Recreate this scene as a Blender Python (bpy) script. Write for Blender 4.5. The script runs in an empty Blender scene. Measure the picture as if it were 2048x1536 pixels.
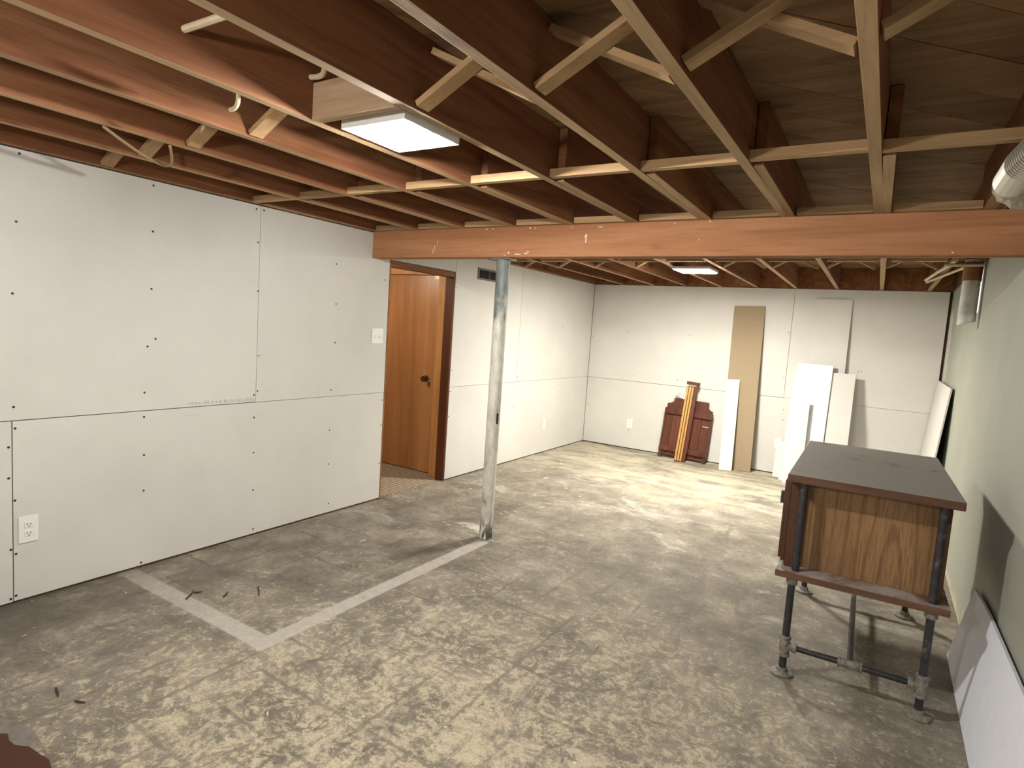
import bpy, bmesh, math, random
from mathutils import Vector, Matrix
random.seed(7)
C = bpy.context.scene.collection
SC = bpy.context.scene

# ------------------------------------------------------------------ camera
F_PX, YAW, PITCH, ROLL = 1204.37, -0.551953, -0.0930398, 0.0677179
CAM = Vector((3.34291, 0.0, 1.44743))
fwd = Vector((math.sin(YAW)*math.cos(PITCH), math.cos(YAW)*math.cos(PITCH), math.sin(PITCH)))
r0 = Vector((math.cos(YAW), -math.sin(YAW), 0)); u0 = r0.cross(fwd)
rt = r0*math.cos(ROLL) + u0*math.sin(ROLL); up = u0*math.cos(ROLL) - r0*math.sin(ROLL)
cam = bpy.data.cameras.new('camera'); co = bpy.data.objects.new('camera', cam); C.objects.link(co)
cam.sensor_width = 36.0; cam.sensor_fit = 'HORIZONTAL'; cam.lens = F_PX/2048*36; cam.clip_start = 0.02
m = Matrix((rt, up, -fwd)).transposed().to_4x4(); m.translation = CAM; co.matrix_world = m
SC.camera = co
# ------------------------------------------------------------------ world, exposure
W = bpy.data.worlds.new('world'); SC.world = W; W.use_nodes = True
W.node_tree.nodes['Background'].inputs[0].default_value = (0.5, 0.55, 0.6, 1)
W.node_tree.nodes['Background'].inputs[1].default_value = 0.05
vs = SC.view_settings; vs.view_transform = 'Standard'; vs.look = 'None'; vs.gamma = 1; vs.use_curve_mapping = False
vs.exposure = 0.72
LAMP_W = dict(near=80, far=84, back=42, hall=16)   # watts given off by each lamp

# room measures (metres): left wall X=0, far wall Y=7.333, joist underside Z=2.09
H, D, WR, YB = 2.09, 7.333, 3.83, -2.2
ZS = 0.8715            # horizontal drywall seam
BY, BZ = 3.311, 1.899  # beam front face, beam underside
ZP = H + 0.225         # underside of the subfloor planks

# ------------------------------------------------------------------ material helpers
def hexlin(c): return (*c, 1)
class NT:
    def __init__(s, name, rough=0.8, spec=0.3, metal=0.0):
        s.m = bpy.data.materials.new(name); s.m.use_nodes = True
        s.t = s.m.node_tree; s.b = s.t.nodes['Principled BSDF']
        s.b.inputs['Roughness'].default_value = rough; s.b.inputs['Metallic'].default_value = metal
        s.b.inputs['Specular IOR Level'].default_value = spec
        s._obj = None
    def n(s, typ, **kw):
        x = s.t.nodes.new(typ)
        for k, v in kw.items(): setattr(x, k, v)
        return x
    def l(s, a, b): s.t.links.new(a, b)
    def obj(s):
        if not s._obj: s._obj = s.n('ShaderNodeTexCoord').outputs['Object']
        return s._obj
    def mapped(s, scale=(1,1,1), rot=(0,0,0), rnd=False):
        mp = s.n('ShaderNodeMapping'); mp.inputs['Scale'].default_value = scale; mp.inputs['Rotation'].default_value = rot
        s.l(s.obj(), mp.inputs[0])
        if rnd:
            oi = s.n('ShaderNodeObjectInfo'); v = s.n('ShaderNodeVectorMath', operation='SCALE')
            cb = s.n('ShaderNodeCombineXYZ')
            for i in range(3): s.l(oi.outputs['Random'], cb.inputs[i])
            s.l(cb.outputs[0], v.inputs[0]); v.inputs['Scale'].default_value = 37.0
            s.l(v.outputs[0], mp.inputs['Location'])
        return mp.outputs[0]
    def noise(s, vec, scale, detail=4, rough=0.55, dist=0.0):
        x = s.n('ShaderNodeTexNoise'); x.inputs['Scale'].default_value = scale; x.inputs['Detail'].default_value = detail
        x.inputs['Roughness'].default_value = rough; x.inputs['Distortion'].default_value = dist
        s.l(vec, x.inputs['Vector']); return x.outputs['Fac']
    def ramp(s, fac, stops):
        x = s.n('ShaderNodeValToRGB'); e = x.color_ramp.elements
        while len(e) < len(stops): e.new(0.5)
        for i, (p, c) in enumerate(stops):
            e[i].position = p; e[i].color = c if len(c) == 4 else (*c, 1)
        s.l(fac, x.inputs[0]); return x.outputs[0]
    def sstep(s, fac, a, b):
        x = s.n('ShaderNodeMapRange', interpolation_type='SMOOTHSTEP'); s.l(fac, x.inputs['Value'])
        x.inputs['From Min'].default_value = a; x.inputs['From Max'].default_value = b; return x.outputs[0]
    def mix(s, fac, a, b, mode='MIX'):
        x = s.n('ShaderNodeMix', data_type='RGBA', blend_type=mode)
        for sock, v in ((x.inputs[0], fac), (x.inputs[6], a), (x.inputs[7], b)):
            if hasattr(v, 'is_linked') or hasattr(v, 'links'): s.l(v, sock)
            else: sock.default_value = v if not isinstance(v, tuple) or len(v) == 4 else (*v, 1)
        return x.outputs[2]
    def math(s, op, a, b=0.0, c=None):
        x = s.n('ShaderNodeMath', operation=op)
        for i, v in enumerate((a, b, c)):
            if v is None: continue
            if hasattr(v, 'links'): s.l(v, x.inputs[i])
            else: x.inputs[i].default_value = v
        return x.outputs[0]
    def color(s, c):
        if hasattr(c, 'links'): s.l(c, s.b.inputs['Base Color'])
        else: s.b.inputs['Base Color'].default_value = (*c, 1)
    def bump(s, h, strength=0.3, dist=0.01):
        x = s.n('ShaderNodeBump'); x.inputs['Strength'].default_value = strength; x.inputs['Distance'].default_value = dist
        s.l(h, x.inputs['Height']); s.l(x.outputs[0], s.b.inputs['Normal'])

def plain(name, c, rough=0.6, spec=0.3, metal=0.0, var=0.08, scale=20):
    t = NT(name, rough, spec, metal); f = t.noise(t.mapped(), scale, 5)
    a = tuple(max(0, x*(1-var)) for x in c); b = tuple(min(1, x*(1+var)) for x in c)
    t.color(t.ramp(f, [(0.3, a), (0.7, b)])); return t.m

def wood(name, dark, mid, light, axis='Y', rough=0.75, fine=60, coarse=7, rnd=True, rotz=0.0, bump=0.25, spec=0.2, knots=True):
    t = NT(name, rough, spec)
    st = {'X': (0.06, 1, 1), 'Y': (1, 0.06, 1), 'Z': (1, 1, 0.06)}[axis]
    v = t.mapped(st, (0, 0, rotz), rnd)
    big = t.noise(v, coarse, 4, 0.6, 0.8); fn = t.noise(v, fine, 5, 0.7, 0.3)
    c = t.ramp(big, [(0.28, dark), (0.5, mid), (0.75, light)])
    c = t.mix(t.math('MULTIPLY', t.sstep(fn, 0.45, 0.75), 0.55), c, dark)
    if rnd:
        oi = t.n('ShaderNodeObjectInfo'); hs = t.n('ShaderNodeHueSaturation')
        vr = t.n('ShaderNodeMapRange'); t.l(oi.outputs['Random'], vr.inputs[0]); vr.inputs[3].default_value = 0.82; vr.inputs[4].default_value = 1.16
        t.l(vr.outputs[0], hs.inputs['Value']); t.l(c, hs.inputs['Color']); c = hs.outputs[0]
    if knots:
        v2 = t.mapped({'X': (0.5,1,1), 'Y': (1,0.5,1), 'Z': (1,1,0.5)}[axis], (0,0,rotz), rnd)
        vo = t.n('ShaderNodeTexVoronoi'); vo.inputs['Scale'].default_value = 3.2; t.l(v2, vo.inputs['Vector'])
        k = t.sstep(vo.outputs['Distance'], 0.15, 0.04)
        c = t.mix(t.math('MULTIPLY', k, 0.7), c, tuple(x*0.35 for x in dark))
    t.color(c); t.bump(fn, bump, 0.004); return t.m

M = {}
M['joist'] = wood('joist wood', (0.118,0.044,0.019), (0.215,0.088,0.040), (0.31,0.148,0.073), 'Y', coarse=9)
M['edge'] = wood('pale joist edge wood', (0.28,0.178,0.095), (0.43,0.295,0.168), (0.54,0.395,0.24), 'Y')  # paler wood tone, set on the joist undersides only
M['strut'] = wood('bridging wood', (0.28,0.173,0.085), (0.44,0.285,0.15), (0.56,0.39,0.215), 'X')
M['plank'] = wood('subfloor plank', (0.14,0.08,0.038), (0.25,0.15,0.074), (0.34,0.22,0.115), 'X', rotz=-math.pi/4)
M['beam'] = wood('beam wood', (0.25,0.105,0.047), (0.41,0.19,0.09), (0.53,0.275,0.142), 'X', rnd=False, coarse=5)
M['block'] = wood('blocking wood', (0.30,0.19,0.11), (0.46,0.32,0.20), (0.58,0.43,0.29), 'X')
M['drywall'] = (lambda: None)()
def drywall():
    t = NT('drywall paper', 0.9, 0.15)
    f = t.noise(t.mapped(rnd=True), 1.6, 5, 0.6); g = t.noise(t.mapped(rnd=True), 90, 3)
    c = t.ramp(f, [(0.3, (0.60,0.585,0.55)), (0.7, (0.665,0.65,0.615))])
    t.color(c); t.bump(g, 0.05, 0.002); return t.m
M['drywall'] = drywall()
M['joint'] = plain('drywall joint shadow line core', (0.10,0.09,0.08), 0.95)
M['stud'] = wood('stud wood', (0.10,0.06,0.03), (0.18,0.11,0.06), (0.26,0.17,0.10), 'Z')
M['screw'] = plain('black screw head', (0.025,0.023,0.022), 0.5, 0.4)
M['plastic'] = plain('white plastic plate', (0.80,0.80,0.78), 0.35, 0.5, var=0.02)
M['slot'] = plain('dark slot', (0.03,0.03,0.03), 0.6)
M['tan'] = plain('kraft paper face', (0.315,0.245,0.16), 0.9, 0.1, var=0.06, scale=60)
M['cream'] = plain('cream drywall offcut', (0.70,0.68,0.61), 0.9, 0.1, var=0.03)
M['white'] = plain('white foam panel', (0.73,0.75,0.78), 0.8, 0.2, var=0.02)
M['bluewhite'] = plain('cool white board', (0.76,0.79,0.86), 0.85, 0.15, var=0.03)
M['print'] = plain('grey ink print', (0.60,0.61,0.65), 0.9)
M['print2'] = plain('pale ink print', (0.48,0.46,0.45), 0.9)
M['cable'] = plain('cream cable sheath', (0.62,0.52,0.36), 0.5)
M['darkcable'] = plain('dusty brown cable', (0.32,0.22,0.13), 0.7)
M['lampmetal'] = plain('white enamel pan', (0.82,0.80,0.76), 0.4, 0.4, var=0.03)
M['foil'] = plain('dusty foil', (0.42,0.37,0.29), 0.45, 0.5, 0.7, var=0.25, scale=40)
def flex_mat():
    t = NT('corrugated metal with dark bands', 0.4, 0.5, 0.5)
    w = t.n('ShaderNodeTexWave', bands_direction='Y'); w.inputs['Scale'].default_value = 15.7; t.l(t.obj(), w.inputs['Vector'])  # dark colour bands at the ring pitch pick out the grooves
    t.color(t.ramp(w.outputs['Fac'], [(0.25, (0.09,0.075,0.055)), (0.7, (0.60,0.55,0.47))])); return t.m
M['flex'] = flex_mat()
M['pvc'] = plain('grey white vent pipe', (0.52,0.52,0.48), 0.6, 0.3, var=0.2, scale=14)
M['iron'] = (lambda: None)()
def iron():
    t = NT('dusty black pipe', 0.45, 0.5, 0.35); f = t.noise(t.mapped(), 30, 6, 0.65)
    t.color(t.ramp(f, [(0.35, (0.022,0.022,0.028)), (0.6, (0.05,0.047,0.05)), (0.76, (0.22,0.19,0.155))])); t.bump(f, 0.2, 0.003); return t.m
M['iron'] = iron()
def fitting():
    t = NT('dusty cast fitting', 0.7, 0.3, 0.2); f = t.noise(t.mapped(), 45, 6, 0.6)
    t.color(t.ramp(f, [(0.3, (0.10,0.095,0.085)), (0.6, (0.26,0.24,0.20)), (0.8, (0.42,0.38,0.31))])); t.bump(f, 0.3, 0.003); return t.m
M['fitting'] = fitting()
def oak():
    t = NT('oak veneer', 0.5, 0.35)
    v = t.mapped((1, 1, 0.05))
    w = t.n('ShaderNodeTexWave', wave_type='RINGS', rings_direction='Y')
    mp = t.n('ShaderNodeMapping'); mp.inputs['Scale'].default_value = (1, 1, 0.11); mp.inputs['Location'].default_value = (-0.10, 0, -0.035); t.l(t.obj(), mp.inputs[0])
    w.inputs['Scale'].default_value = 7.0; w.inputs['Distortion'].default_value = 3.2; w.inputs['Detail'].default_value = 2; w.inputs['Detail Scale'].default_value = 2.0
    t.l(mp.outputs[0], w.inputs['Vector'])
    f = t.noise(v, 160, 4, 0.75); b = t.noise(t.mapped((1,1,0.3)), 5, 4)
    c = t.ramp(b, [(0.3, (0.19,0.102,0.043)), (0.7, (0.30,0.175,0.078))])
    c = t.mix(t.math('MULTIPLY', t.sstep(w.outputs['Fac'], 0.16, 0.0), 0.55), c, (0.12,0.055,0.02,1))
    c = t.mix(t.math('MULTIPLY', t.sstep(f, 0.46, 0.62), 0.62), c, (0.12,0.058,0.022,1))
    t.color(c); t.bump(f, 0.15, 0.002); return t.m
M['oak'] = oak()
def dusty(name, base, dust, amt0, amt1, axis='Y', rough=0.6):
    t = NT(name, rough, 0.3)
    v = t.mapped({'X': (0.1,1,1), 'Y': (1,0.1,1)}[axis]); f = t.noise(v, 22, 5, 0.65, 0.5)
    c = t.ramp(f, [(0.3, tuple(x*0.55 for x in base)), (0.7, tuple(x*1.25 for x in base))])
    g = t.n('ShaderNodeNewGeometry'); sp = t.n('ShaderNodeSeparateXYZ'); t.l(g.outputs['Normal'], sp.inputs[0])
    d = t.noise(t.mapped(), 7, 6, 0.7); d = t.sstep(d, amt0, amt1)
    d = t.math('MULTIPLY', d, t.sstep(sp.outputs[2], 0.5, 0.9))
    t.color(t.mix(d, c, (*dust, 1))); t.bump(f, 0.15, 0.003); return t.m
M['cabtop'] = dusty('dusty dark stained top', (0.105,0.054,0.032), (0.225,0.205,0.188), 0.24, 0.46, 'X')
M['shelfw'] = dusty('dusty stained shelf', (0.135,0.070,0.040), (0.36,0.31,0.285), 0.40, 0.64, 'X')
M['cabred'] = wood('red stained frame wood', (0.05,0.022,0.012), (0.095,0.044,0.024), (0.14,0.070,0.039), 'Z', rnd=False, knots=False, rough=0.5)
M['mahog'] = wood('dark red brown panel wood', (0.055,0.019,0.010), (0.10,0.034,0.019), (0.15,0.056,0.032), 'Z', knots=False, rough=0.45)
M['orange'] = wood('orange varnished rail wood', (0.32,0.15,0.045), (0.50,0.265,0.085), (0.62,0.37,0.14), 'Z', knots=False, rough=0.4)
M['doorw'] = wood('varnished door veneer', (0.25,0.105,0.034), (0.35,0.155,0.055), (0.43,0.205,0.08), 'Z', rnd=False, knots=False, rough=0.35, bump=0.05, spec=0.45)
M['jambw'] = wood('dark stained jamb', (0.055,0.017,0.007), (0.10,0.032,0.013), (0.14,0.05,0.02), 'Z', rnd=False, knots=False, rough=0.5)
M['casing'] = wood('brown casing', (0.16,0.07,0.03), (0.26,0.12,0.055), (0.33,0.17,0.08), 'Y', rnd=False, knots=False)
M['frameo'] = wood('light orange frame wood', (0.34,0.155,0.05), (0.48,0.235,0.085), (0.57,0.30,0.12), 'Z', rnd=False, knots=False, rough=0.4)
M['brass'] = plain('dark bronze knob', (0.14,0.06,0.025), 0.3, 0.5, 0.8)
M['steel'] = plain('dull steel', (0.20,0.20,0.19), 0.5, 0.5, 0.6, var=0.2)
M['vent'] = plain('brown grey vent metal', (0.17,0.15,0.13), 0.5, 0.4, 0.3)
M['brownfloor'] = plain('dark brown vinyl', (0.055,0.019,0.007), 0.6, 0.3, var=0.15, scale=5)
M['hallwall'] = plain('hall wall paint', (0.55,0.45,0.33), 0.85)
M['plaster'] = plain('plaster smear', (0.75,0.72,0.66), 0.9, var=0.15, scale=80)
M['paintwhite'] = plain('white paint spatter', (0.78,0.70,0.60), 0.8)
M['green_dark'] = plain('dark void timber', (0.05,0.03,0.02), 0.9)

def post_mat():
    t = NT('worn painted steel post', 0.55, 0.4, 0.1)
    f = t.noise(t.mapped((1,1,0.35)), 14, 6, 0.65); sp = t.n('ShaderNodeSeparateXYZ'); t.l(t.obj(), sp.inputs[0])
    c = t.ramp(f, [(0.33, (0.22,0.215,0.19)), (0.40, (0.50,0.485,0.43)), (0.56, (0.72,0.70,0.63))])
    g = t.noise(t.mapped((1,1,0.5)), 9, 5, 0.6)
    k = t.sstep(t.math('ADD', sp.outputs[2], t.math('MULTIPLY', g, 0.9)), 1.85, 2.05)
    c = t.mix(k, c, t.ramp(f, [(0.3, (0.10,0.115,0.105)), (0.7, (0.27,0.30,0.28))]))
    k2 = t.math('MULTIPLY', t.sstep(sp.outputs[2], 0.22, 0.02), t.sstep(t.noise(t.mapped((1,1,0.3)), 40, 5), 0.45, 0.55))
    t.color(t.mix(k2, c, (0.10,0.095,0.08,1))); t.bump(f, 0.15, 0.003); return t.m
M['post'] = post_mat()

def right_wall_mat():
    t = NT('pale green painted concrete', 0.6, 0.3)
    f = t.noise(t.mapped(), 1.3, 5, 0.6); g = t.noise(t.mapped(), 120, 3)
    c = t.ramp(f, [(0.3, (0.31,0.32,0.265)), (0.7, (0.37,0.38,0.32))])
    sp = t.n('ShaderNodeSeparateXYZ'); t.l(t.obj(), sp.inputs[0])
    n2 = t.noise(t.mapped((1,1,1)), 6, 5, 0.6)
    # unpainted strip beside the far corner and flaked paint along the floor
    a = t.math('MULTIPLY', t.sstep(t.math('ADD', sp.outputs[1], t.math('MULTIPLY', n2, 0.5)), 7.18, 7.24), t.sstep(sp.outputs[2], 1.92, 1.84))
    c = t.mix(a, c, (0.58,0.56,0.50,1))
    fl = t.sstep(t.math('SUBTRACT', t.noise(t.mapped((1,1,0.3)), 28, 6, 0.7), t.math('MULTIPLY', sp.outputs[2], 1.5)), 0.38, 0.5)
    c = t.mix(fl, c, (0.60,0.55,0.38,1))
    t.color(c); t.bump(g, 0.12, 0.003); return t.m
M['green'] = right_wall_mat()

def floor_mat():
    t = NT('bare concrete with adhesive residue', 0.82, 0.22)
    o = t.obj(); sp = t.n('ShaderNodeSeparateXYZ'); t.l(o, sp.inputs[0]); X, Y = sp.outputs[0], sp.outputs[1]
    m1 = t.mapped()
    # warp the coordinates so that smears and flakes look torn rather than round
    wn = t.n('ShaderNodeTexNoise'); wn.inputs['Scale'].default_value = 5; wn.inputs['Detail'].default_value = 5; t.l(m1, wn.inputs['Vector'])
    wv = t.n('ShaderNodeVectorMath', operation='MULTIPLY_ADD'); t.l(wn.outputs['Color'], wv.inputs[0]); wv.inputs[1].default_value = (.16,.16,.16); t.l(m1, wv.inputs[2])
    m2 = wv.outputs[0]
    big = t.noise(m1, 0.9, 6, 0.6, 0.4); mid = t.noise(m2, 4.0, 8, 0.68); fine = t.noise(m2, 24, 9, 0.82); tiny = t.noise(m1, 95, 5, 0.75)
    c = t.ramp(mid, [(0.30, (0.118,0.101,0.079)), (0.5, (0.240,0.211,0.169)), (0.70, (0.385,0.345,0.283))])
    c = t.mix(t.math('MULTIPLY', t.sstep(tiny, 0.48, 0.70), 0.5), c, (0.14,0.125,0.105,1))
    # yellowish adhesive residue, heaviest in the middle of the near half
    dx = t.math('MULTIPLY', t.math('SUBTRACT', X, 2.4), 0.60); dy = t.math('MULTIPLY', t.math('SUBTRACT', Y, 1.0), 0.50)
    rr = t.math('SQRT', t.math('ADD', t.math('MULTIPLY', dx, dx), t.math('MULTIPLY', dy, dy)))
    near = t.sstep(rr, 1.55, 0.10)
    amt = t.math('ADD', t.math('MULTIPLY', near, 0.17), t.math('MULTIPLY', mid, 0.30))
    ad = t.sstep(t.math('ADD', amt, t.math('MULTIPLY', fine, 1.15)), 0.78, 0.93)
    adc = t.ramp(tiny, [(0.3, (0.37,0.315,0.21)), (0.7, (0.68,0.60,0.44))])
    c = t.mix(t.math('MULTIPLY', ad, 0.88), c, adc)
    # grey grime smears and scrapes
    gr = t.sstep(t.noise(t.mapped((1,0.45,1), (0,0,0.5)), 3.6, 8, 0.74, 1.4), 0.53, 0.66)
    c = t.mix(t.math('MULTIPLY', gr, 0.55), c, (0.135,0.122,0.105,1))
    g2 = t.sstep(t.noise(t.mapped((1,0.2,1), (0,0,-0.9)), 9, 8, 0.75, 0.8), 0.58, 0.68)
    c = t.mix(t.math('MULTIPLY', g2, 0.45), c, (0.12,0.108,0.09,1))
    # dark gritty flecks in the residue
    gk = t.math('MULTIPLY', t.sstep(t.noise(m2, 42, 8, 0.85), 0.52, 0.61), t.sstep(t.noise(m1, 2.2, 5, 0.6), 0.38, 0.58))
    c = t.mix(t.math('MULTIPLY', gk, 0.72), c, (0.10,0.088,0.07,1))
    # pale scratches
    sc = t.sstep(t.noise(t.mapped((1,0.12,1), (0,0,1.0)), 24, 5, 0.7, 0.5), 0.66, 0.72)
    c = t.mix(t.math('MULTIPLY', sc, 0.5), c, (0.58,0.53,0.44,1))
    # ghost of the old nine inch tiles
    def lines(coord, off, w0, w1):
        wob = t.math('MULTIPLY', t.math('SUBTRACT', t.noise(m1, 14, 5, 0.7), 0.5), 0.05)
        q = t.math('DIVIDE', t.math('SUBTRACT', t.math('ADD', coord, wob), off), 0.2286)
        fr = t.math('ABSOLUTE', t.math('SUBTRACT', t.math('FRACT', q), 0.5))
        return t.sstep(fr, w0, w1)
    gx = t.math('MULTIPLY', lines(X, 0.068, .445, .48), t.sstep(t.noise(t.mapped((1,0.35,1)), 5.5, 4), 0.47, 0.57))
    gy = t.math('MULTIPLY', lines(Y, 0.107, .445, .48), t.sstep(t.noise(t.mapped((0.35,1,1)), 4.9, 4), 0.48, 0.58))
    g = t.math('MULTIPLY', t.math('MAXIMUM', gx, gy), t.sstep(Y, 4.4, 2.6))
    g = t.math('MULTIPLY', g, t.sstep(fine, 0.30, 0.55))
    g = t.math('MULTIPLY', g, t.math('MULTIPLY_ADD', t.sstep(X, 2.9, 2.2), 0.6, 0.4))
    c = t.mix(t.math('MULTIPLY', g, 0.6), c, (0.115,0.10,0.078,1))
    # slab joint lines in the far half
    for (crd, off, lo, hi, other) in ((X, 1.93, 4.0, 4.4, Y), (Y, 5.9, 0.6, 1.0, X)):
        d = t.math('ABSOLUTE', t.math('SUBTRACT', crd, off))
        k = t.math('MULTIPLY', t.sstep(d, 0.014, 0.003), t.sstep(other, lo, hi))
        c = t.mix(t.math('MULTIPLY', k, 0.35), c, (0.17,0.15,0.13,1))
    # floor colour darkens towards the left wall near the front
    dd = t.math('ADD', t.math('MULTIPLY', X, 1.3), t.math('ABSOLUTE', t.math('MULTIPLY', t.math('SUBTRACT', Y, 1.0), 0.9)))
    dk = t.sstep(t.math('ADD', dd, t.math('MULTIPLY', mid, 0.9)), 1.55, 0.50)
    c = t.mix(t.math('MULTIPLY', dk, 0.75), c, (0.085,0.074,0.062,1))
    # pale dust and plaster by the post and in the far half
    du = t.math('MULTIPLY', t.sstep(t.noise(t.mapped((0.7,1,1)), 2.6, 8, 0.74, 0.9), 0.52, 0.66), t.sstep(Y, 2.7, 3.4))
    c = t.mix(t.math('MULTIPLY', du, 0.6), c, (0.52,0.49,0.435,1))
    fy = t.math('MULTIPLY', t.sstep(t.noise(t.mapped((0.35,1,1)), 3.2, 8, 0.74, 0.6), 0.36, 0.62), t.sstep(Y, 4.8, 6.2))
    c = t.mix(t.math('MULTIPLY', fy, 0.7), c, (0.60,0.54,0.40,1))
    # white plaster spots close to the doorway and post
    ws = t.math('MULTIPLY', t.sstep(t.noise(m2, 11, 6, 0.7), 0.63, 0.68), t.math('MULTIPLY', t.sstep(Y, 2.5, 3.0), t.sstep(X, 1.5, 1.0)))
    c = t.mix(t.math('MULTIPLY', ws, 0.8), c, (0.68,0.65,0.60,1))
    # plaster smear where another partition met the post
    ps = t.math('MULTIPLY', t.sstep(t.math('ABSOLUTE', t.math('ADD', t.math('SUBTRACT', Y, 3.50), t.math('MULTIPLY', t.math('SUBTRACT', fine, 0.5), 0.12))), 0.06, 0.04), t.math('MULTIPLY', t.sstep(X, 0.78, 0.86), t.sstep(X, 1.14, 1.06)))
    c = t.mix(t.math('MULTIPLY', ps, t.sstep(mid, 0.40, 0.55)), c, (0.58,0.55,0.49,1))
    # L shaped band left by a removed partition
    w1 = t.math('MULTIPLY', t.math('SUBTRACT', fine, 0.5), 0.03)
    b1 = t.math('MULTIPLY', t.sstep(t.math('ABSOLUTE', t.math('ADD', t.math('SUBTRACT', Y, 1.615), w1)), 0.054, 0.040), t.sstep(X, 1.215, 1.205))
    b2 = t.math('MULTIPLY', t.math('MULTIPLY', t.sstep(t.math('ABSOLUTE', t.math('ADD', t.math('SUBTRACT', X, 1.165), w1)), 0.052, 0.038), t.sstep(Y, 1.56, 1.57)), t.sstep(Y, 3.33, 3.29))
    b = t.math('MAXIMUM', t.math('MULTIPLY', b1, t.sstep(X, -0.5, 0.75)), b2)
    bc = t.ramp(fine, [(0.35, (0.37,0.34,0.295)), (0.62, (0.52,0.485,0.425))])
    c = t.mix(t.math('MULTIPLY', b, t.sstep(mid, 0.15, 0.45)), c, bc)
    # white paint flecks
    vo = t.n('ShaderNodeTexVoronoi'); vo.inputs['Scale'].default_value = 12; t.l(m2, vo.inputs['Vector'])
    sk = t.math('MULTIPLY', t.sstep(t.math('ADD', vo.outputs['Distance'], t.math('MULTIPLY', tiny, 0.06)), 0.105, 0.07), t.sstep(t.noise(m1, 3, 3), 0.44, 0.54))
    c = t.mix(sk, c, (0.70,0.66,0.57,1))
    t.color(c)
    hgt = t.math('ADD', t.math('MULTIPLY', fine, 0.8), t.math('SUBTRACT', t.math('MULTIPLY', ad, 0.3), t.math('MULTIPLY', g, 0.4)))
    t.bump(hgt, 0.45, 0.007)
    t.l(t.ramp(mid, [(0.3, (0.62,0.62,0.62)), (0.7, (0.88,0.88,0.88))]), t.b.inputs['Roughness'])
    return t.m
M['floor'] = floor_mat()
def carpet_mat():
    t = NT('striped beige carpet', 0.95, 0.05)
    w = t.n('ShaderNodeTexWave', bands_direction='Y'); w.inputs['Scale'].default_value = 7; w.inputs['Distortion'].default_value = 1.5; w.inputs['Detail'].default_value = 2
    t.l(t.obj(), w.inputs['Vector']); f = t.noise(t.mapped(), 120, 4)
    c = t.ramp(w.outputs['Fac'], [(0.15, (0.20,0.155,0.105)), (0.6, (0.46,0.39,0.30))])
    t.color(t.mix(t.math('MULTIPLY', f, 0.4), c, (0.25,0.20,0.14,1))); t.bump(f, 0.5, 0.01); return t.m
M['carpet'] = carpet_mat()
def emis(name, c, s):
    t = NT(name); t.color((0.8,0.8,0.8)); t.b.inputs['Emission Color'].default_value = (*c, 1); t.b.inputs['Emission Strength'].default_value = s; return t.m
M['winglow'] = emis('bright window pane', (1.0, 0.98, 0.85), 1.0)
def plastic_clear():
    t = NT('crumpled clear plastic', 0.15, 0.6); t.color((0.85,0.87,0.9)); t.b.inputs['Alpha'].default_value = 0.7; return t.m
M['clear'] = plastic_clear()

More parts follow.
